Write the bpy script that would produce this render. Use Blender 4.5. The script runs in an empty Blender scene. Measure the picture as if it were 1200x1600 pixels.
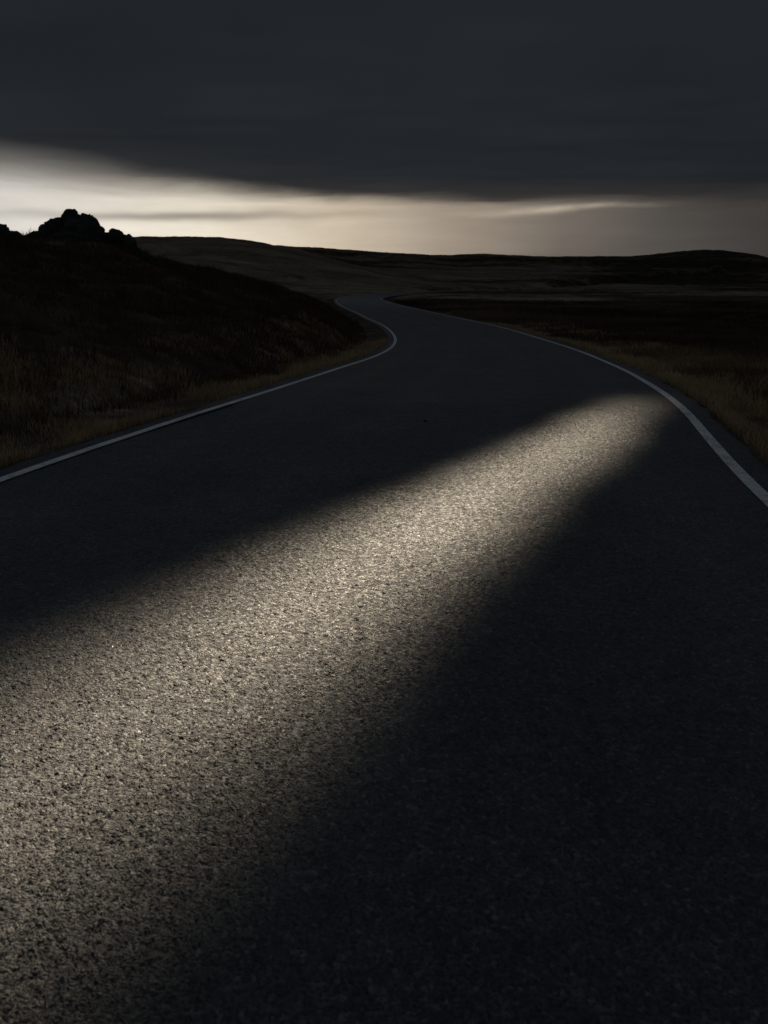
import bpy, bmesh, math, random
import numpy as np
from mathutils import Vector, noise as mnoise

R = math.radians
rng = np.random.default_rng(7)
random.seed(7)
scene = bpy.context.scene
C = scene.collection

# ------------------------------------------------------------------ camera
cam_data = bpy.data.cameras.new('camera')
cam = bpy.data.objects.new('camera', cam_data)
C.objects.link(cam)
cam.location = (0, 0, 1.6)
cam.rotation_euler = (R(90) - math.atan(360 / 1555), 0, 0)
cam_data.sensor_fit = 'VERTICAL'
cam_data.sensor_height = 36
cam_data.lens = 36 * 1555 / 1600
cam_data.clip_start = 0.05
cam_data.clip_end = 20000
cam_data.dof.use_dof = True
cam_data.dof.focus_distance = 8.0
cam_data.dof.aperture_fstop = 5.0
scene.camera = cam

# ------------------------------------------------------------------ exposure
scene.view_settings.view_transform = 'Standard'
scene.view_settings.look = 'None'
scene.view_settings.exposure = 1.9
scene.view_settings.gamma = 1
scene.view_settings.use_curve_mapping = False
scene.cycles.use_denoising = True
scene.cycles.max_bounces = 6
scene.cycles.transparent_max_bounces = 12
scene.cycles.sample_clamp_indirect = 4.0

# ------------------------------------------------------------------ sun
SUN_AZ, SUN_EL = R(2), R(26)
SV = Vector((math.sin(SUN_AZ) * math.cos(SUN_EL), math.cos(SUN_AZ) * math.cos(SUN_EL), math.sin(SUN_EL)))
sun_data = bpy.data.lights.new('sun', 'SUN')
sun_data.energy = 4.2
sun_data.angle = R(0.32)
sun_data.color = (1.0, 0.84, 0.63)
sun = bpy.data.objects.new('sun', sun_data)
C.objects.link(sun)
sun.location = SV * 300
sun.rotation_euler = SV.to_track_quat('Z', 'Y').to_euler()

# ------------------------------------------------------------------ node helper
class NT:
    def __init__(self, tree):
        self.t = tree
        tree.nodes.clear()
    def n(self, kind, **kw):
        nd = self.t.nodes.new(kind)
        ins = kw.pop('ins', {})
        for k, v in kw.items():
            setattr(nd, k, v)
        for k, v in ins.items():
            self.put(nd.inputs[k], v)
        return nd
    def put(self, sock, v):
        if isinstance(v, bpy.types.NodeSocket):
            self.t.links.new(v, sock)
        else:
            sock.default_value = v
    def m(self, op, a, b=0.0, c=None, clamp=False):
        nd = self.t.nodes.new('ShaderNodeMath')
        nd.operation = op
        nd.use_clamp = clamp
        self.put(nd.inputs[0], a)
        self.put(nd.inputs[1], b)
        if c is not None:
            self.put(nd.inputs[2], c)
        return nd.outputs[0]
    def rng(self, v, a, b, c=0.0, d=1.0, smooth=False):
        nd = self.t.nodes.new('ShaderNodeMapRange')
        nd.interpolation_type = 'SMOOTHSTEP' if smooth else 'LINEAR'
        for i, x in zip(('Value', 'From Min', 'From Max', 'To Min', 'To Max'), (v, a, b, c, d)):
            self.put(nd.inputs[i], x)
        return nd.outputs[0]
    def ramp(self, fac, stops, interp='LINEAR'):
        nd = self.t.nodes.new('ShaderNodeValToRGB')
        cr = nd.color_ramp
        cr.interpolation = interp
        while len(cr.elements) < len(stops):
            cr.elements.new(0.5)
        for e, (p, c) in zip(cr.elements, stops):
            e.position = p
            e.color = c if len(c) == 4 else (*c, 1)
        self.put(nd.inputs[0], fac)
        return nd.outputs[0]
    def mix(self, fac, a, b, blend='MIX'):
        nd = self.t.nodes.new('ShaderNodeMix')
        nd.data_type = 'RGBA'
        nd.blend_type = blend
        self.put(nd.inputs[0], fac)
        self.put(nd.inputs[6], a)
        self.put(nd.inputs[7], b)
        return nd.outputs[2]
    def noise(self, vec, scale, detail=4, rough=0.55, dist=0.0, dim='3D'):
        nd = self.t.nodes.new('ShaderNodeTexNoise')
        nd.noise_dimensions = dim
        self.put(nd.inputs['Vector'], vec)
        for k, v in (('Scale', scale), ('Detail', detail), ('Roughness', rough), ('Distortion', dist)):
            self.put(nd.inputs[k], v)
        return nd.outputs['Fac']
    def vec(self, x, y, z=0.0):
        nd = self.t.nodes.new('ShaderNodeCombineXYZ')
        for i, v in enumerate((x, y, z)):
            self.put(nd.inputs[i], v)
        return nd.outputs[0]
    def gauss(self, v, c, w):
        d = self.m('DIVIDE', self.m('SUBTRACT', v, c), w)
        return self.m('EXPONENT', self.m('MULTIPLY', self.m('MULTIPLY', d, d), -1.0))

# ------------------------------------------------------------------ world: Nishita sky behind a far cloud bank
world = bpy.data.worlds.new('World')
scene.world = world
world.use_nodes = True
w = NT(world.node_tree)
wout = w.n('ShaderNodeOutputWorld')
bg = w.n('ShaderNodeBackground')
w.put(wout.inputs[0], bg.outputs[0])
sky = w.n('ShaderNodeTexSky', sky_type='NISHITA')
sky.sun_disc = False
sky.sun_elevation = SUN_EL
sky.sun_rotation = SUN_AZ
sky.dust_density = 3.0
tc = w.n('ShaderNodeTexCoord')
sep = w.n('ShaderNodeSeparateXYZ', ins={0: tc.outputs['Generated']})
az = w.m('MULTIPLY', w.m('ARCTAN2', sep.outputs[0], sep.outputs[1]), 180 / math.pi)
el = w.m('MULTIPLY', w.m('ARCSINE', sep.outputs[2]), 180 / math.pi)
sv = w.vec(w.m('MULTIPLY', az, 0.10), w.m('MULTIPLY', el, 0.9))
n1 = w.noise(sv, 1.3, 5, 0.55, 0.3)
n2 = w.noise(w.vec(w.m('MULTIPLY', az, 0.16), w.m('MULTIPLY', el, 0.35), 7.3), 1.0, 4, 0.5, 0.2)
elw = w.m('ADD', el, w.m('MULTIPLY', w.m('SUBTRACT', w.noise(w.vec(w.m('MULTIPLY', az, 0.13), w.m('MULTIPLY', el, 0.25), 3.0), 1.0, 3, 0.45), 0.5), 0.9))
glow = w.ramp(w.rng(az, -180, 180), [
    (0.0, (0.08, 0.08, 0.085)), (0.30, (0.30, 0.28, 0.25)), (0.41, (0.52, 0.50, 0.46)), (0.448, (0.72, 0.68, 0.62)), (0.472, (0.86, 0.775, 0.64)),
    (0.492, (0.60, 0.506, 0.390)), (0.508, (0.35, 0.290, 0.232)), (0.526, (0.140, 0.121, 0.106)), (0.542, (0.070, 0.065, 0.062)), (0.558, (0.036, 0.035, 0.036)),
    (0.70, (0.05, 0.05, 0.053)), (1.0, (0.08, 0.08, 0.085))])
shape = w.m('ADD', w.rng(n1, 0.3, 0.7, 0.92, 1.06), w.rng(n2, 0.3, 0.7, -0.08, 0.08))
grey = w.m('MULTIPLY', w.gauss(w.m('SUBTRACT', elw, w.m('MULTIPLY', az, 0.022)), 3.70, 0.27), w.gauss(az, -11.0, 8.5))
lit = w.m('MULTIPLY', w.gauss(w.m('SUBTRACT', elw, w.m('MULTIPLY', az, 0.030)), 3.55, 0.17), w.gauss(az, 9.0, 4.5))
shape = w.m('MULTIPLY', shape, w.m('SUBTRACT', 1.0, w.m('MULTIPLY', grey, 0.55)))
shape = w.m('MULTIPLY', shape, w.rng(el, 2.4, 7.5, 1.04, 0.80, True))
col = w.mix(1.0, glow, w.vec(shape, shape, shape), 'MULTIPLY')
col = w.mix(w.m('MULTIPLY', lit, w.rng(w.noise(w.vec(w.m('MULTIPLY', az, 0.5), w.m('MULTIPLY', el, 1.5), 2.0), 1.0, 4), 0.3, 0.6, 0.55, 1.0)), col, (0.42, 0.36, 0.28, 1))
# the bank fades into clear sky higher up; divide by the exposure gain
bank = w.rng(el, 9, 16, 0.997, 0.35, True)
gain = 1.0 / 2 ** scene.view_settings.exposure
col = w.mix(1.0, col, (gain, gain, gain, 1), 'MULTIPLY')
skyc = w.mix(1.0, sky.outputs[0], (0.06, 0.06, 0.06, 1), 'MULTIPLY')
w.put(bg.inputs[0], w.mix(bank, skyc, col))
bg.inputs[1].default_value = 1.0

# ------------------------------------------------------------------ numeric helpers
def vnoise(x, y, seed=0):
    xi = np.floor(x).astype(np.int64); yi = np.floor(y).astype(np.int64)
    fx = x - xi; fy = y - yi
    fx = fx * fx * (3 - 2 * fx); fy = fy * fy * (3 - 2 * fy)
    def h(a, b):
        k = (a * 374761393 + b * 668265263 + seed * 982451653) & 0x7fffffff
        k = ((k ^ (k >> 13)) * 1274126177) & 0x7fffffff
        k = k ^ (k >> 16)
        return (k & 0xffff) / 65535.0
    return (h(xi, yi) * (1 - fx) + h(xi + 1, yi) * fx) * (1 - fy) + (h(xi, yi + 1) * (1 - fx) + h(xi + 1, yi + 1) * fx) * fy
def fbm(x, y, sc, octv=4, seed=0):
    a = 1.0; s = 0.0; t = 0.0
    for o in range(octv):
        s = s + a * (vnoise(x * sc + 17.3 * o, y * sc - 9.1 * o, seed + o) - 0.5)
        t += a; a *= 0.5; sc *= 2.03
    return s / t * 2
def sstep(v, a, b):
    t = np.clip((v - a) / (b - a), 0, 1)
    return t * t * (3 - 2 * t)
def tag(o, label=None, cat=None, group=None, kind=None):
    for k, v in (('label', label), ('category', cat), ('group', group), ('kind', kind)):
        if v:
            o[k] = v
    return o
def mesh_np(name, V, F, mat, parent=None, smooth=True, attrs=None):
    me = bpy.data.meshes.new(name)
    V = np.asarray(V, np.float32); F = np.asarray(F, np.int32)
    k = F.shape[1]
    me.vertices.add(len(V)); me.vertices.foreach_set('co', V.ravel())
    me.loops.add(F.size); me.loops.foreach_set('vertex_index', F.ravel())
    me.polygons.add(len(F))
    me.polygons.foreach_set('loop_start', np.arange(0, F.size, k, dtype=np.int32))
    me.polygons.foreach_set('loop_total', np.full(len(F), k, np.int32))
    me.update(calc_edges=True)
    me.polygons.foreach_set('use_smooth', np.full(len(F), smooth, bool))
    for an, av in (attrs or {}).items():
        at = me.attributes.new(an, 'FLOAT', 'POINT')
        at.data.foreach_set('value', np.asarray(av, np.float32))
    me.materials.append(mat)
    o = bpy.data.objects.new(name, me)
    C.objects.link(o)
    o.parent = parent
    return o
def grid_faces(nu, nv):
    i = np.arange(nu * nv).reshape(nu, nv)
    return np.stack([i[:-1, :-1].ravel(), i[:-1, 1:].ravel(), i[1:, 1:].ravel(), i[1:, :-1].ravel()], 1)

# ------------------------------------------------------------------ the road line: x of the centre and height, by distance
RY = np.array([-80, -40, -20, -8, 0, 4, 8.3, 10.6, 12.1, 14.2, 17.5, 23.8, 31.4, 36.5, 41.8, 47, 53.2, 59.4, 65, 80, 97, 112, 125, 138, 148, 158, 168, 178, 190, 201, 213, 230, 245, 262, 290, 340.0])
RX = np.array([-30, -12, -5.6, -2.7, -1.25, -0.65, -0.07, 0.36, 0.67, 1.07, 1.55, 2.35, 3.11, 3.40, 3.53, 3.47, 3.2, 2.75, 2.2, 0.95, -0.66, -1.9, -2.75, -3.4, -3.45, -2.7, -1.2, 0.8, 4.0, 8.2, 13.5, 22, 31, 45, 75, 150.0])
def smooth_interp(xs, ys):
    m = np.gradient(ys, xs)
    def fn(q):
        q = np.clip(q, xs[0], xs[-1])
        i = np.clip(np.searchsorted(xs, q) - 1, 0, len(xs) - 2)
        h = xs[i + 1] - xs[i]; t = (q - xs[i]) / h
        return ((2 * t**3 - 3 * t**2 + 1) * ys[i] + (t**3 - 2 * t**2 + t) * h * m[i] + (-2 * t**3 + 3 * t**2) * ys[i + 1] + (t**3 - t**2) * h * m[i + 1])
    return fn
_fx = smooth_interp(RY, RX)
_ty = np.arange(-80, 340, 0.5)
_tx = _fx(_ty)
_k = np.exp(-0.5 * (np.arange(-8, 9) / 3.0)**2); _k /= _k.sum()
_tx = np.convolve(np.pad(_tx, 8, mode='reflect', reflect_type='odd'), _k, 'valid')
def road_x(Y): return np.interp(Y, _ty, _tx)
_fz = smooth_interp(np.array([-100, 0, 8, 14, 20, 28, 39, 60, 130, 143, 165, 185, 210, 300, 600.0]),
                    np.array([0, 0, 0, -.06, -.2, -.45, -.7, -.78, -.8, -.78, -.62, -.45, -.32, -.2, 0.0]))
def road_z(Y): return _fz(Y)
def road_slope(Y): return (road_x(Y + 1) - road_x(Y - 1)) / 2
def road_d(x, Y):           # signed distance from the centre line, right positive
    return (x - road_x(Y)) / np.sqrt(1 + road_slope(Y)**2)
PAVED = 3.37; LINE = 3.05

# ------------------------------------------------------------------ land height
HA = (np.array([-400, -150, -66, -43, -33, -23, -13, 0, 14, 30.0]), np.array([9, 10, 11.6, 11.7, 10.4, 9.1, 6.6, 3.6, 1.2, 0.0]))
HB = (np.array([-400, -120, -40, -25, 0, 25, 37, 62, 100, 110, 121, 130, 137, 150, 220, 400.0]),
      np.array([9, 11, 12.8, 12.3, 10.7, 9.5, 10.3, 9.6, 10.3, 11.7, 13.3, 12.1, 10.4, 9.5, 9.2, 11.0]))
def land_z(x, Y):
    zr = road_z(Y)
    d = road_d(x, Y)
    dl = np.maximum(-d - 3.9, 0)
    slope = np.interp(Y, [-40, 5, 14, 22, 40, 75, 95, 120, 160], [0.10, 0.14, 0.17, 0.24, 0.345, 0.36, 0.30, 0.08, 0.02])
    h = slope * dl * sstep(dl, -1.0, 3.0)
    cap = np.interp(Y, [0, 20, 45, 80, 140], [3.6, 4.0, 4.5, 4.0, 2.5])
    h = cap * np.tanh(h / cap * (1 + 0.12 * (h / cap)))
    z = zr + h
    amp = sstep(np.abs(d), 4, 9)
    r = np.hypot(x, Y)
    z = z - 0.06 + amp * (0.22 * fbm(x, Y, 0.25, 4, 3) + 0.10 * fbm(x, Y, 1.1, 3, 11))
    z = z + 0.75 * np.exp(-(((x + 13.2) / 2.6)**2 + ((Y - 45) / 3.0)**2)) + 0.28 * sstep(dl, 2, 6) * (1 - sstep(Y, 95, 120)) * (Y > 20) * fbm(x, Y, 0.55, 3, 13)
    right = sstep(d, 4, 30)
    z = z + right * (0.45 * fbm(x, Y, 0.045, 4, 21) - 0.15) * sstep(r, 10, 40)
    za = np.interp(x + 6 * fbm(x, Y, 0.02, 2, 5), *HA)
    za = za * sstep(Y, 196, 262) + sstep(Y, 180, 250) * 0.5 * fbm(x, Y, 0.05, 4, 31)
    zb = np.interp(x, *HB)
    zb = zb * sstep(Y, 225, 400) + sstep(Y, 250, 330) * 1.0 * fbm(x, Y, 0.03, 4, 41) * (1 - sstep(Y, 370, 400) * 0.8)
    far = np.maximum(za * (1 - 0.5 * sstep(Y, 265, 330)), zb)
    z = z + far
    side = sstep(np.abs(x), 180, 500) * sstep(-Y, -400, 100)
    return z + side * 8 * (0.5 + 0.5 * fbm(x, Y, 0.008, 3, 51))
def ground_z(x, Y):
    z = land_z(x, Y)
    d = np.abs(road_d(x, Y))
    r = np.hypot(x, Y)
    inside = (1 - sstep(d, 4.4, 5.4 + 0.004 * r)) * (Y < 330)
    return z - inside * (0.45 + 0.0025 * r)
def verge_z(d, Y, x):       # the strip beside the asphalt
    a = np.abs(d) - PAVED
    n = 0.05 * fbm(x, Y, 1.5, 3, 61) * sstep(a, 0.05, 0.5)
    return road_z(Y) - 0.015 - 0.10 * sstep(a, 0.0, 0.6) + n

def meadow(x, Y):           # where pale grass replaces dark heath
    w = 6 * fbm(x, Y, 0.03, 3, 101)
    def box(x0, x1, y0, y1, e):
        return sstep(x, x0 - e, x0 + e) * (1 - sstep(x, x1 - e, x1 + e)) * sstep(Y + w, y0 - e, y0 + e) * (1 - sstep(Y + w, y1 - e, y1 + e))
    return np.clip(box(8, 36, 128, 165, 7) + box(-50, 4, 176, 225, 12) + 0.5 * box(52, 130, 175, 225, 18) + 0.5 * box(-30, 60, 225, 340, 20)
                   + 0.5 * box(-110, -5, 205, 275, 15) + box(5, 9.5, 14, 34, 1.5), 0, 1)
def grassy(x, Y):
    d = road_d(x, Y)
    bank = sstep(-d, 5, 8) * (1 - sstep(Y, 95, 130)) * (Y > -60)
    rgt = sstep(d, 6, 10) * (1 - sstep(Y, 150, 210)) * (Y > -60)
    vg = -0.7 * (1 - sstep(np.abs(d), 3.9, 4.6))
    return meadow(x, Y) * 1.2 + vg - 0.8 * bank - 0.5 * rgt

# ------------------------------------------------------------------ materials
def new_mat(name):
    m = bpy.data.materials.new(name)
    m.use_nodes = True
    t = NT(m.node_tree)
    out = t.n('ShaderNodeOutputMaterial')
    return m, t, out
def principled(t, out, **ins):
    b = t.n('ShaderNodeBsdfPrincipled')
    for k, v in ins.items():
        t.put(b.inputs[k.replace('_', ' ')], v)
    t.put(out.inputs[0], b.outputs[0])
    return b

def asphalt_material():
    m, t, out = new_mat('chip_seal_asphalt')
    m.displacement_method = 'BOTH'
    pos = t.n('ShaderNodeNewGeometry').outputs['Position']
    warp = t.n('ShaderNodeTexNoise', ins={'Vector': pos, 'Scale': 38.0, 'Detail': 2.0})
    vm = t.n('ShaderNodeVectorMath', operation='MULTIPLY_ADD', ins={0: warp.outputs['Color'], 1: (0.016, 0.016, 0.0), 2: pos})
    p = vm.outputs[0]
    def voro(scale, feat):
        nd = t.n('ShaderNodeTexVoronoi', feature=feat, voronoi_dimensions='2D', ins={'Vector': p, 'Scale': scale})
        return nd
    e1 = voro(62.0, 'DISTANCE_TO_EDGE').outputs['Distance']
    s1 = t.n('ShaderNodeSeparateColor', ins={0: voro(62.0, 'F1').outputs['Color']})
    chip = t.m('MULTIPLY', t.rng(e1, 0.0, 0.30, smooth=True), t.rng(s1.outputs[0], 0, 1, 0.0, 1.0))
    rough = t.noise(pos, 86.0, 2, 0.6, 0.6)
    lumps = t.noise(pos, 26.0, 2, 0.55, 0.4)
    patch = t.noise(pos, 5.0, 3, 0.6)
    broad = t.noise(pos, 0.55, 3, 0.6)
    fleck = t.noise(pos, 15.0, 3, 0.7, 0.5)
    rl = t.rng(rough, 0.34, 0.60, smooth=True)
    ll = t.rng(lumps, 0.33, 0.62, smooth=True)
    h = t.m('ADD', t.m('MULTIPLY', chip, 0.0050), t.m('MULTIPLY', rl, 0.0067))
    h = t.m('ADD', h, t.m('MULTIPLY', ll, 0.0032))
    h = t.m('SUBTRACT', t.m('ADD', h, t.m('MULTIPLY', patch, 0.008)), 0.016)
    h = t.m('ADD', h, t.m('MULTIPLY', t.rng(fleck, 0.34, 0.50, -1.0, 0.0, True), 0.0018))
    dis = t.n('ShaderNodeDisplacement', ins={'Height': h, 'Midlevel': 0.0, 'Scale': 1.0})
    t.put(out.inputs['Displacement'], dis.outputs[0])
    tone = t.ramp(s1.outputs[1], [(0.0, (0.058, 0.060, 0.063)), (0.5, (0.076, 0.077, 0.079)), (0.88, (0.100, 0.099, 0.098)), (1.0, (0.17, 0.16, 0.15))])
    pit = t.m('MULTIPLY', t.rng(rough, 0.36, 0.50, smooth=True), t.rng(lumps, 0.32, 0.46, 0.75, 1.0, True))
    col = t.mix(pit, (0.042, 0.043, 0.045, 1), tone)
    k = t.m('MULTIPLY', t.rng(broad, 0.3, 0.7, 0.78, 1.15), t.rng(patch, 0.3, 0.7, 0.82, 1.15))
    # worn wheel tracks, and sky sheen on the far road painted in as paler asphalt
    lat = t.n('ShaderNodeAttribute', attribute_name='lat').outputs['Fac']
    py = t.n('ShaderNodeSeparateXYZ', ins={0: pos}).outputs[1]
    trk = t.m('ADD', t.gauss(t.m('ABSOLUTE', t.m('SUBTRACT', t.m('ABSOLUTE', lat), 1.5)), 0.75, 0.30), t.rng(t.noise(t.vec(t.m('MULTIPLY', lat, 2.2), t.m('MULTIPLY', py, 0.05)), 1.0, 3), 0.3, 0.7, -0.5, 0.5))
    k = t.m('MULTIPLY', k, t.rng(trk, -0.5, 1.3, 0.86, 1.14))
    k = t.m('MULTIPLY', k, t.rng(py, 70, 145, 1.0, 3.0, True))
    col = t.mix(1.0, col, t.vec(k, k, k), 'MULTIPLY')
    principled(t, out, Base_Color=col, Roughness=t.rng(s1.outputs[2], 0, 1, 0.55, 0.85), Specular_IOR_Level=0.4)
    return m

def paint_material():
    m, t, out = new_mat('worn_white_paint')
    pos = t.n('ShaderNodeNewGeometry').outputs['Position']
    n = t.noise(pos, 45.0, 4, 0.65)
    b = t.noise(pos, 3.0, 4, 0.6)
    wear = t.m('ADD', n, t.rng(b, 0.3, 0.75, -0.10, 0.12))
    col = t.mix(t.rng(t.noise(pos, 18.0, 5, 0.7), 0.3, 0.7), (0.50, 0.49, 0.48, 1), (0.78, 0.765, 0.74, 1))
    col = t.mix(t.rng(wear, 0.54, 0.66), col, (0.07, 0.07, 0.072, 1))
    bmp = t.n('ShaderNodeBump', ins={'Height': n, 'Strength': 0.6, 'Distance': 0.006})
    principled(t, out, Base_Color=col, Roughness=0.6, Normal=bmp.outputs[0], Specular_IOR_Level=0.35)
    return m

def ground_material():
    m, t, out = new_mat('moorland_ground')
    pos = t.n('ShaderNodeNewGeometry').outputs['Position']
    sp = t.n('ShaderNodeSeparateXYZ', ins={0: pos})
    # patches stretched across the view as moor vegetation lies in bands along the contours
    st = t.vec(t.m('MULTIPLY', sp.outputs[0], 0.35), sp.outputs[1], sp.outputs[2])
    a = t.noise(st, 0.045, 6, 0.6, 0.6)
    b = t.noise(pos, 0.35, 6, 0.65, 0.4)
    c = t.noise(pos, 5.0, 4, 0.7)
    gr = t.n('ShaderNodeAttribute', attribute_name='grassy').outputs['Fac']
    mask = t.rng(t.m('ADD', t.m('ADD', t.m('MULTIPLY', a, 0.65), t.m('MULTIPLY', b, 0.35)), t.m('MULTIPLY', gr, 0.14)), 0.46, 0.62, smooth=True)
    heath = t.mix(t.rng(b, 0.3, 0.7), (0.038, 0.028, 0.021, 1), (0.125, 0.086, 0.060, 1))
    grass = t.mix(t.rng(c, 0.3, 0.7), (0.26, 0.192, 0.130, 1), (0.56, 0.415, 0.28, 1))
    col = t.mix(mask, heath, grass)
    k = t.m('MULTIPLY', t.rng(t.noise(pos, 1.6, 4, 0.7), 0.25, 0.75, 0.6, 1.35), t.rng(t.noise(st, 0.16, 5, 0.65, 0.8), 0.32, 0.68, 0.45, 1.5))
    col = t.mix(1.0, col, t.vec(k, k, k), 'MULTIPLY')
    h = t.m('ADD', t.m('MULTIPLY', c, 0.10), t.m('MULTIPLY', t.noise(pos, 0.8, 6, 0.65), 0.5))
    bmp = t.n('ShaderNodeBump', ins={'Height': h, 'Strength': 0.9, 'Distance': 1.0})
    principled(t, out, Base_Color=col, Roughness=0.95, Specular_IOR_Level=0.1, Normal=bmp.outputs[0])
    return m

def grass_material(name, lo, hi):
    m, t, out = new_mat(name)
    at = t.n('ShaderNodeAttribute', attribute_name='tone')
    col = t.mix(at.outputs['Fac'], (*lo, 1), (*hi, 1))
    d = t.n('ShaderNodeBsdfDiffuse', ins={'Color': col})
    tr = t.n('ShaderNodeBsdfTranslucent', ins={'Color': col})
    mx = t.n('ShaderNodeMixShader', ins={0: 0.35, 1: d.outputs[0], 2: tr.outputs[0]})
    t.put(out.inputs[0], mx.outputs[0])
    return m

def rock_material():
    m, t, out = new_mat('dark_lichened_rock')
    pos = t.n('ShaderNodeNewGeometry').outputs['Position']
    n = t.noise(pos, 1.6, 7, 0.65, 0.5)
    col = t.ramp(n, [(0.3, (0.014, 0.013, 0.013)), (0.58, (0.035, 0.033, 0.030)), (0.75, (0.075, 0.072, 0.062))])
    bmp = t.n('ShaderNodeBump', ins={'Height': t.noise(pos, 7.0, 6, 0.7), 'Strength': 0.8, 'Distance': 0.12})
    principled(t, out, Base_Color=col, Roughness=0.9, Specular_IOR_Level=0.2, Normal=bmp.outputs[0])
    return m

DECK = 60.0
def cloud_material(part):
    m, t, out = new_mat('storm_cloud_' + part)
    pos = t.n('ShaderNodeNewGeometry').outputs['Position']
    s = t.n('ShaderNodeSeparateXYZ', ins={0: pos})
    X, Y, Z = s.outputs
    # thickness of the cloud: soft broad streaks, unseen overhead part brightened to light the ground
    n1 = t.noise(t.vec(t.m('MULTIPLY', X, 0.0055), t.m('MULTIPLY', Y, 0.0022)), 1.0, 4, 0.5, 0.5)
    n2 = t.noise(t.vec(t.m('MULTIPLY', X, 0.015), t.m('MULTIPLY', Y, 0.0040), 5.0), 1.0, 3, 0.5, 0.3)
    lum = t.m('MULTIPLY', t.rng(n1, 0.25, 0.75, 0.80, 1.20), t.rng(n2, 0.25, 0.75, 0.93, 1.07))
    lum = t.m('MULTIPLY', t.m('MULTIPLY', lum, CLOUD_T), t.rng(Y, 60, 240, 3.7, 1.0, True))
    col = t.mix(1.0, (0.72, 1.01, 1.47, 1), t.vec(lum, lum, lum), 'MULTIPLY')
    trl = t.n('ShaderNodeBsdfTranslucent', ins={'Color': col})
    dif = t.n('ShaderNodeBsdfDiffuse', ins={'Color': (0.06, 0.062, 0.068, 1)})
    body = t.n('ShaderNodeAddShader', ins={0: trl.outputs[0], 1: dif.outputs[0]})
    if part == 'body':
        t.put(out.inputs[0], body.outputs[0])
        return m
    if part == 'edge':
        # leading edge of the cloud: how far out it thins away
        q = t.m('DIVIDE', Y, DECK)
        a = t.m('DIVIDE', X, t.m('MAXIMUM', Y, 1.0))
        rag = t.m('SUBTRACT', t.noise(t.vec(t.m('MULTIPLY', X, 0.010), t.m('MULTIPLY', Y, 0.004)), 1.0, 4, 0.55, 0.4), 0.5)
        q = t.m('ADD', q, t.m('MULTIPLY', rag, 2.2))
        s0 = t.rng(a, -0.40, 0.0, 6.4, 11.7)
        s1 = t.rng(a, -0.40, 0.0, 12.0, 14.4)
        clear = t.rng(q, s0, s1, 0.0, 1.0, True)
    else:
        # unseen slot in the cloud, shaped to throw the sunlit strip; u and v run along and across the strip of road its sunlight reaches
        k = t.m('DIVIDE', Z, SV.z)
        gx = t.m('SUBTRACT', X, t.m('MULTIPLY', k, SV.x))
        gy = t.m('SUBTRACT', Y, t.m('MULTIPLY', k, SV.y))
        u = t.m('ADD', t.m('MULTIPLY', gx, 0.38), t.m('MULTIPLY', gy, 0.925))
        v = t.m('SUBTRACT', t.m('MULTIPLY', gx, 0.925), t.m('MULTIPLY', gy, 0.38))
        wob = t.m('MULTIPLY', t.m('SUBTRACT', t.noise(t.vec(gx, gy), 0.7, 2), 0.5), 0.35)
        v = t.m('ADD', v, wob)
        left = t.rng(t.m('SUBTRACT', v, t.rng(u, 2.0, 10.0, -2.58, -2.08, True)), -0.55, 0.50, smooth=True)
        right = t.rng(t.m('SUBTRACT', v, t.rng(u, 1.5, 6.0, -1.80, -1.98, True)), -0.36, 0.36, 1.0, 0.0, True)
        lon = t.m('MULTIPLY', t.rng(u, 9.5, 16.5, 1.0, 0.0, True), t.rng(u, 0.3, 8.0, 0.55, 1.0, True))
        clear = t.m('MULTIPLY', t.m('MULTIPLY', left, right), lon)
    tp = t.n('ShaderNodeBsdfTransparent')
    mx = t.n('ShaderNodeMixShader', ins={0: clear, 1: body.outputs[0], 2: tp.outputs[0]})
    t.put(out.inputs[0], mx.outputs[0])
    return m
CLOUD_T = 0.0080

ASPHALT = asphalt_material(); PAINT = paint_material(); GROUND = ground_material(); ROCK = rock_material(); CLOUD = [cloud_material(k) for k in ('body', 'edge', 'gap')]
DRY = grass_material('dry_grass_blades', (0.11, 0.075, 0.042), (0.62, 0.43, 0.245))
MOOR = grass_material('moor_grass_blades', (0.050, 0.034, 0.022), (0.23, 0.158, 0.092))
HEATH = grass_material('dark_heath_blades', (0.045, 0.030, 0.020), (0.170, 0.105, 0.058))

# ------------------------------------------------------------------ the cloud over the land
ys = np.concatenate([np.linspace(-2500, -200, 40), np.linspace(-180, 900, 180)])
xs = np.concatenate([np.linspace(-3000, -520, 30), np.linspace(-500, 500, 140), np.linspace(520, 3000, 30)])
gy, gx = np.meshgrid(ys, xs, indexing='ij')
gz = DECK + 3.0 * fbm(gx, gy, 0.012, 3, 71) * sstep(np.hypot(gx, gy), 120, 320)
cl = mesh_np('storm_cloud', np.stack([gx, gy, gz], -1).reshape(-1, 3), grid_faces(len(ys), len(xs)), CLOUD[0])
for mt in CLOUD[1:]:
    cl.data.materials.append(mt)
fc = np.stack([gx, gy], -1).reshape(-1, 2)[grid_faces(len(ys), len(xs))].mean(1)
mi = np.where(fc[:, 1] > 260, 1, np.where((np.abs(fc[:, 0] - 5) < 24) & (np.abs(fc[:, 1] - 131) < 26), 2, 0)).astype(np.int32)
cl.data.polygons.foreach_set('material_index', mi)
tag(cl, 'dark grey storm cloud deck covering the upper sky', None, None, 'structure')

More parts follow.
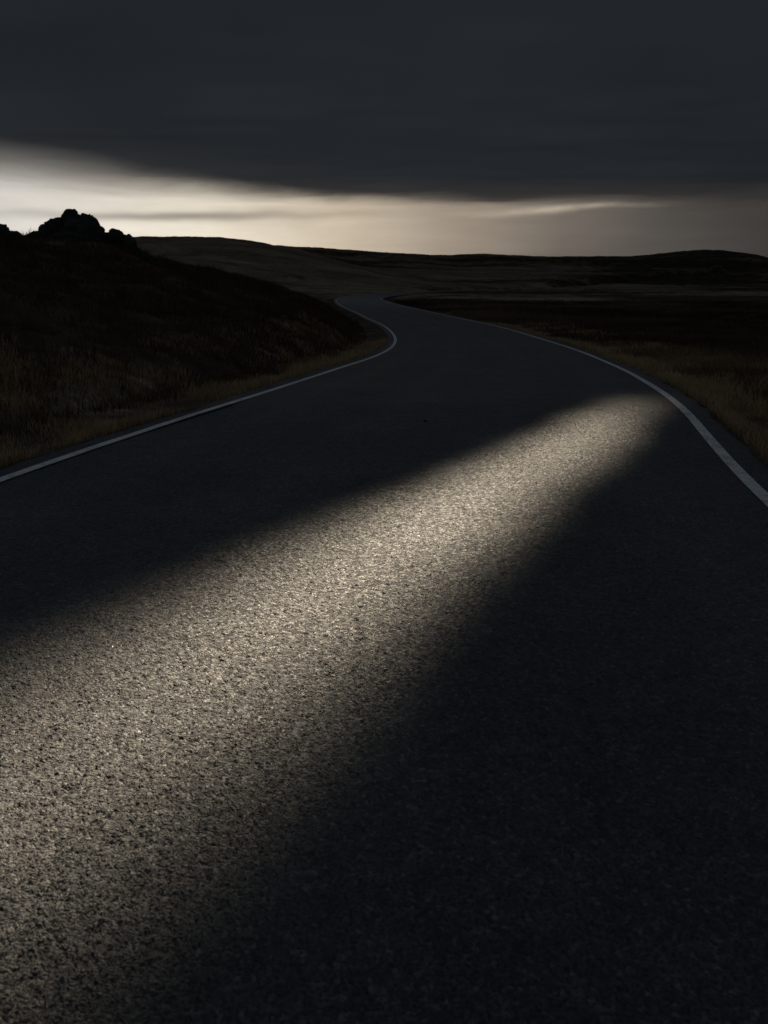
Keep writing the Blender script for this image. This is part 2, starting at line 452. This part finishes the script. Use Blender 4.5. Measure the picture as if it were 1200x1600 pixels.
# ------------------------------------------------------------------ land
azs = np.concatenate([np.arange(-180, -33, 3.0), np.arange(-33, 33, 0.12), np.arange(33, 180.1, 3.0)])
rs = [0.6]
while rs[-1] < 3500:
    rs.append(rs[-1] * 1.018 + 0.02)
rs = np.array(rs)
ga, gr = np.meshgrid(np.radians(azs), rs, indexing='ij')
px, py = gr * np.sin(ga), gr * np.cos(ga)
pz = ground_z(px, py)
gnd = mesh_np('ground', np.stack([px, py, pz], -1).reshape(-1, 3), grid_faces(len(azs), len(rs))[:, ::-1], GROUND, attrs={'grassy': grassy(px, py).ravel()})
tag(gnd, kind='structure')

# ------------------------------------------------------------------ road, its markings and verges
def road_rows():
    Y = [-70.0]
    while Y[-1] < 330:
        y = Y[-1]
        Y.append(y + (0.35 if -2 < y < 30 else 0.8 if y < 120 else 1.2))
    return np.array(Y)
ROWS = road_rows()
def strip(offs, dz, rows=ROWS):
    offs = np.asarray(offs, float)
    s = road_slope(rows); L = np.sqrt(1 + s * s)
    nx, ny = 1 / L, -s / L
    X = road_x(rows)[:, None] + nx[:, None] * offs[None]
    Y = rows[:, None] + ny[:, None] * offs[None]
    Z = road_z(rows)[:, None] + np.zeros_like(X) + dz
    return X, Y, Z
X, Y, Z = strip(np.linspace(-PAVED, PAVED, 15), 0.0)
edge_w = 0.09 * fbm(X, Y, 1.6, 3, 81)
X[:, 0] += edge_w[:, 0]; X[:, -1] += edge_w[:, -1]
near = (1 - sstep(np.hypot(X, Y), 13.0, 14.5)) * (Y > -1)
Z -= 0.030 * near
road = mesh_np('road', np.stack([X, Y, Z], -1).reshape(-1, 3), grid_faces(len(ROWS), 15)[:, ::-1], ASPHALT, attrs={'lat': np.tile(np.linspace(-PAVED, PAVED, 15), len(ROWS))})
tag(road, kind='structure')

# finely modelled chippings on the stretch of road nearest the viewpoint
ra = np.radians(np.arange(-38, 38.01, 0.16))
rr = [1.2]
while rr[-1] < 15.5:
    rr.append(rr[-1] * 1.0030)
rr = np.array(rr)
A, Rr = np.meshgrid(ra, rr, indexing='ij')
X, Y = Rr * np.sin(A), Rr * np.cos(A)
d = road_d(X, Y)
Z = road_z(Y) - 0.012 * sstep(Rr, 13.5, 15.5)
F = grid_faces(len(ra), len(rr))[:, ::-1]
ok = (np.abs(d) < PAVED - 0.06).reshape(-1)
F = F[ok[F].all(1)]
used = np.zeros(len(ok), bool); used[F] = True
idx = np.cumsum(used) - 1
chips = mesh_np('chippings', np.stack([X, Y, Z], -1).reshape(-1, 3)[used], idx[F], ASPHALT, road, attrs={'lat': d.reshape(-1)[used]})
chips['kind'] = 'stuff'

fine_rows = np.concatenate([np.arange(-10, 60, 0.25), np.arange(60, 330, 0.8)])
for side in (-1, 1):
    wdt = 0.055
    X, Y, Z = strip([side * LINE - wdt, side * LINE - wdt * 0.3, side * LINE + wdt * 0.3, side * LINE + wdt], 0.004, fine_rows)
    Z = Z + 0.009 * sstep(Y, 10.5, 12.5)
    mesh_np('edge_line', np.stack([X, Y, Z], -1).reshape(-1, 3), grid_faces(len(fine_rows), 4)[:, ::-1], PAINT, road)
for y0, y1 in ((118, 124), (136, 142)):
    rws = np.linspace(y0, y1, 9)
    X, Y, Z = strip([-0.06, 0.06], 0.014, rws)
    if y0 == 136:
        mesh_np('centre_dash', np.stack([X, Y, Z], -1).reshape(-1, 3), grid_faces(9, 2)[:, ::-1], PAINT, road)

for side in (-1, 1):
    offs = side * (PAVED + np.array([-0.25, -0.06, 0.02, 0.15, 0.4, 0.8, 1.3, 1.9, 2.6]))
    if side < 0:
        offs = offs[::-1]
    X, Y, Z = strip(offs, 0.0, ROWS)
    D = np.broadcast_to(offs[None], X.shape)
    Z = verge_z(D, Y, X) - 0.06 * (np.abs(D) < PAVED)
    vg = mesh_np('verge', np.stack([X, Y, Z], -1).reshape(-1, 3), grid_faces(len(ROWS), 9)[:, ::-1], GROUND, attrs={'grassy': grassy(X, Y).ravel()})
    tag(vg, kind='structure')

# ------------------------------------------------------------------ grass and heath
def surf_z(x, Y):
    d = road_d(x, Y)
    a = np.abs(d) - PAVED
    return np.where(a < 2.55, np.maximum(verge_z(d, Y, x), ground_z(x, Y)), ground_z(x, Y))
def blades(name, x, Y, h, wd, tone, mat, label, cat, lean=0.45):
    n = len(x)
    z = surf_z(x, Y) - 0.02
    th = rng.uniform(0, 2 * np.pi, n); la = rng.uniform(0, 2 * np.pi, n)
    ln = lean * h * rng.uniform(0.2, 1.2, n)
    sx, sy = np.cos(th) * wd / 2, np.sin(th) * wd / 2
    lx, ly = np.cos(la) * ln, np.sin(la) * ln
    V = np.empty((n, 5, 3), np.float32)
    V[:, 0] = np.stack([x - sx, Y - sy, z], -1)
    V[:, 1] = np.stack([x + sx, Y + sy, z], -1)
    mz = z + h * 0.6
    V[:, 2] = np.stack([x + lx * .35 + sx * .7, Y + ly * .35 + sy * .7, mz], -1)
    V[:, 3] = np.stack([x + lx * .35 - sx * .7, Y + ly * .35 - sy * .7, mz], -1)
    V[:, 4] = np.stack([x + lx, Y + ly, z + h * (1 - 0.12 * rng.random(n))], -1)
    b = (np.arange(n) * 5)[:, None]
    F = np.concatenate([b + [0, 1, 2], b + [0, 2, 3], b + [3, 2, 4]])
    o = mesh_np(name, V.reshape(-1, 3), F, mat, None, False, {'tone': np.repeat(tone, 5)})
    return tag(o, label, cat, None, 'stuff')
def tuft_points(n_tufts, per, sampler, spread):
    x, Y = sampler(n_tufts)
    s = np.repeat(spread(Y), per)
    X2 = np.repeat(x, per) + rng.normal(0, 1, n_tufts * per) * s
    Y2 = np.repeat(Y, per) + rng.normal(0, 1, n_tufts * per) * s
    tid = np.repeat(rng.random(n_tufts), per)
    return X2, Y2, tid
def side_sampler(side, y0, y1, a0, a1, power=2.0, apow=1.0):
    def fn(n):
        Y = y0 + (y1 - y0) * rng.random(n)**power
        a = a0 + (a1 - a0) * rng.random(n)**apow
        off = side * (PAVED + a)
        s = road_slope(Y); L = np.sqrt(1 + s * s)
        return road_x(Y) + off / L, Y - off * s / L
    return fn
def keep(x, Y, t, margin=0.12):
    m = (np.abs(road_d(x, Y)) > PAVED + margin) & (Y > 1.0) & (np.abs(x) < 0.55 * Y + 3)
    return x[m], Y[m], t[m]
# golden verge tussocks, thick in patches
for side, y0, y1, nt, lab in ((-1, 4.5, 42, 5200, 'dry golden grass along the left edge of the road'), (1, 7, 60, 5200, 'dry golden grass along the right edge of the road')):
    x, Y, tid = tuft_points(nt, 26, side_sampler(side, y0, y1, 0.05, 3.4, 1.7, 1.8), lambda y: 0.05 + 0.004 * y)
    x, Y, tid = keep(x, Y, tid, 0.02)
    dens = fbm(x, Y, 0.6, 3, 91)
    m = dens + rng.normal(0, .12, len(x)) > -0.22
    x, Y, tid, dens = x[m], Y[m], tid[m], dens[m]
    h = (0.06 + 0.14 * rng.random(len(x))) * (0.8 + 0.8 * np.clip(dens, -.3, .6)) * (0.6 + 0.7 * tid)
    blades('verge_grass', x, Y, h, 0.004 + 0.00035 * Y, np.clip(0.15 + 0.6 * tid + rng.normal(0, .15, len(x)), 0, 1), DRY, lab, 'grass', 0.55)
# heath on the left bank
def bank_sampler(n):
    Y = 6 + 95 * rng.random(n)**1.25
    dd = PAVED + 1.2 + 20 * rng.random(n)**1.2
    s = road_slope(Y); L = np.sqrt(1 + s * s)
    return road_x(Y) - dd / L, Y + dd * s / L
cx, cY = bank_sampler(900)
ckeep = cY > 24
cx, cY = cx[ckeep], cY[ckeep]
x, Y, tid = tuft_points(9000, 22, bank_sampler, lambda y: 0.07 + 0.0035 * y)
x, Y, tid = keep(x, Y, tid, 0.9)
h = (0.10 + 0.20 * rng.random(len(x))) * (0.5 + 0.9 * tid)
# rounded heather clumps
cr = np.repeat(rng.uniform(0.2, 0.65, len(cx)), 70)
ca = rng.uniform(0, 2 * np.pi, len(cr)); cq = np.sqrt(rng.random(len(cr)))
kx = np.repeat(cx, 70) + np.cos(ca) * cq * cr * 1.3; kY = np.repeat(cY, 70) + np.sin(ca) * cq * cr * 1.3
kh = cr * np.sqrt(1.02 - cq**2) * rng.uniform(0.7, 1.15, len(cr))
kt = np.repeat(rng.random(len(cx)), 70)
ok = np.abs(road_d(kx, kY)) > PAVED + 0.9
x = np.concatenate([x, kx[ok]]); Y = np.concatenate([Y, kY[ok]]); h = np.concatenate([h, kh[ok]]); tid = np.concatenate([tid, kt[ok] * 0.5])
blades('heath', x, Y, h, 0.005 + 0.0004 * Y, np.clip(tid * 0.7 + rng.normal(0, .15, len(x)), 0, 1), HEATH, 'dark heath covering the left bank', 'heath', 0.6)
# moor grass right of the road
def moor_sampler(n):
    Y = 9 + 130 * rng.random(n)**1.5
    dd = PAVED + 1.0 + (6 + 0.42 * Y) * rng.random(n)
    s = road_slope(Y); L = np.sqrt(1 + s * s)
    return road_x(Y) + dd / L, Y - dd * s / L
x, Y, tid = tuft_points(11000, 20, moor_sampler, lambda y: 0.06 + 0.004 * y)
x, Y, tid = keep(x, Y, tid, 0.6)
g = fbm(x, Y, 0.12, 4, 95)
h = (0.12 + 0.22 * rng.random(len(x))) * (0.6 + 0.8 * tid)
blades('moor_grass', x, Y, h, 0.006 + 0.0005 * Y, np.clip(0.05 + 0.8 * g + 0.3 * tid + 0.45 * meadow(x, Y) + rng.normal(0, .12, len(x)), 0, 1), MOOR, 'brown moor grass covering the ground right of the road', 'grass', 0.6)

# ------------------------------------------------------------------ rock outcrops on the left bank
def rock_part(parent, name, c, r, seed, sub=4):
    bm = bmesh.new()
    bmesh.ops.create_icosphere(bm, subdivisions=sub, radius=1.0)
    off = Vector((seed * 3.7, seed * 1.9, seed * 5.3))
    cuts = []
    rnd = random.Random(seed)
    for _ in range(9):
        nv = Vector((rnd.uniform(-1, 1), rnd.uniform(-1, 1), rnd.uniform(-.4, 1))).normalized()
        cuts.append((nv, rnd.uniform(0.62, 0.9)))
    for v in bm.verts:
        p = v.co.copy()
        for nv, dd in cuts:
            e = p.dot(nv) - dd
            if e > 0:
                p -= nv * e * 0.85
        p *= 1 + 0.16 * mnoise.fractal(p * 1.7 + off, 0.8, 2.1, 5) + 0.05 * mnoise.noise(p * 9 + off)
        v.co = Vector((p.x * r[0], p.y * r[1], p.z * r[2]))
    me = bpy.data.meshes.new(name)
    bm.to_mesh(me); bm.free()
    me.materials.append(ROCK)
    o = bpy.data.objects.new(name, me)
    C.objects.link(o)
    o.parent = parent
    o.location = Vector(c) - parent.location
    o.rotation_euler = (0, 0, rnd.uniform(-.4, .4))
    return o
def outcrop(label, base, rocks, seed):
    t = bpy.data.objects.new('rock_outcrop', None)
    C.objects.link(t)
    t.location = base
    tag(t, label, 'rocks', 'rock outcrops on the left bank')
    for i, (x, y, z, rx, ry, rz) in enumerate(rocks):
        rock_part(t, 'rock', (x, y, z), (rx, ry, rz), seed + i)
    return t
outcrop('tallest jagged dark rock outcrop crowning the left bank', (-13.4, 45, float(land_z(np.array(-13.4), np.array(45.0)))), [
    (-13.35, 45.0, 3.50, 1.15, 1.2, 1.15), (-13.66, 45.0, 4.20, 0.44, 0.4, 0.54), (-13.05, 45.1, 3.92, 0.52, 0.5, 0.60),
    (-14.15, 44.9, 3.68, 0.75, 0.7, 0.72), (-13.0, 44.9, 3.70, 0.75, 0.6, 0.78), (-12.65, 45.0, 3.55, 0.52, 0.7, 0.78), (-14.75, 45.0, 3.32, 0.62, 0.7, 0.72),
    (-13.3, 44.2, 2.9, 1.7, 0.9, 1.0), (-12.1, 44.9, 3.15, 0.55, 0.6, 0.62), (-15.0, 44.9, 3.1, 0.65, 0.6, 0.66)], 10)
outcrop('small rock knob on the right shoulder of the tallest outcrop', (-11.5, 45, float(land_z(np.array(-11.5), np.array(45.0)))), [
    (-11.65, 45.0, 3.35, 0.38, 0.5, 0.50), (-11.25, 45.0, 3.05, 0.45, 0.5, 0.58), (-11.9, 44.8, 2.9, 0.6, 0.6, 0.62), (-10.8, 45.0, 2.65, 0.5, 0.5, 0.52), (-10.2, 45.1, 2.35, 0.5, 0.5, 0.42), (-9.6, 45.6, 2.05, 0.4, 0.4, 0.40)], 30)
outcrop('rock outcrop cut off by the left edge of the picture', (-17.2, 45, float(land_z(np.array(-17.2), np.array(45.0)))), [
    (-17.4, 45.0, 3.5, 0.95, 0.9, 1.0), (-16.75, 45.0, 3.45, 0.55, 0.6, 0.70), (-16.1, 44.9, 3.15, 0.7, 0.6, 0.62), (-15.5, 45.0, 3.05, 0.6, 0.6, 0.55)], 50)

# ------------------------------------------------------------------ a tall dry weed on the left bank
def weed(label, x, y, hgt, seed):
    rnd = random.Random(seed)
    t = bpy.data.objects.new('dry_weed', None)
    C.objects.link(t)
    t.location = (x, y, float(surf_z(np.array([x]), np.array([y]))[0]))
    tag(t, label, 'weed')
    def tube(name, pts, r0, r1, parent):
        bm = bmesh.new(); rings = []
        for i, p in enumerate(pts):
            r = r0 + (r1 - r0) * i / (len(pts) - 1)
            rings.append([bm.verts.new(p + Vector((math.cos(a), math.sin(a), 0)) * r) for a in (0, 2.09, 4.19)])
        for a, b in zip(rings, rings[1:]):
            for k in range(3):
                bm.faces.new((a[k], a[(k + 1) % 3], b[(k + 1) % 3], b[k]))
        me = bpy.data.meshes.new(name); bm.to_mesh(me); bm.free()
        me.attributes.new('tone', 'FLOAT', 'POINT').data.foreach_set('value', [0.55] * len(me.vertices))
        me.materials.append(DRY)
        o = bpy.data.objects.new(name, me); C.objects.link(o); o.parent = parent
        return o
    for k in range(5):
        a = rnd.uniform(0, 6.28); l = rnd.uniform(.08, .25) * hgt; hh = hgt * rnd.uniform(.7, 1)
        P = [Vector((math.cos(a) * l * (q / 6)**1.6, math.sin(a) * l * (q / 6)**1.6, hh * q / 6)) for q in range(7)]
        st = tube('stem', P, 0.006, 0.003, t)
        for j in range(9):
            f = rnd.uniform(.45, 1); b0 = Vector((math.cos(a) * l * f**1.6, math.sin(a) * l * f**1.6, hh * f))
            c = rnd.uniform(0, 6.28)
            tube('seed_head', [b0, b0 + Vector((math.cos(c) * .03, math.sin(c) * .03, .04)), b0 + Vector((math.cos(c) * .045, math.sin(c) * .045, .09))], 0.006, 0.004, st)
weed('tall dry weed standing alone on the dark left bank', -5.0, 13.2, 0.85, 3)

# ------------------------------------------------------------------ a loose stone on the asphalt
root = Vector((0.49, 11.8, float(road_z(np.array(11.8))) + 0.012))
bm = bmesh.new(); bmesh.ops.create_icosphere(bm, subdivisions=2, radius=1.0)
for v in bm.verts:
    p = v.co * (1 + 0.3 * mnoise.noise(v.co * 1.6)); v.co = Vector((p.x * .019, p.y * .016, p.z * .012))
me = bpy.data.meshes.new('loose_stone'); bm.to_mesh(me); bm.free(); me.materials.append(ROCK)
st = bpy.data.objects.new('loose_stone', me); C.objects.link(st); st.location = root
tag(st, 'tiny dark loose stone lying on the asphalt beyond the sunlit strip', 'stone')
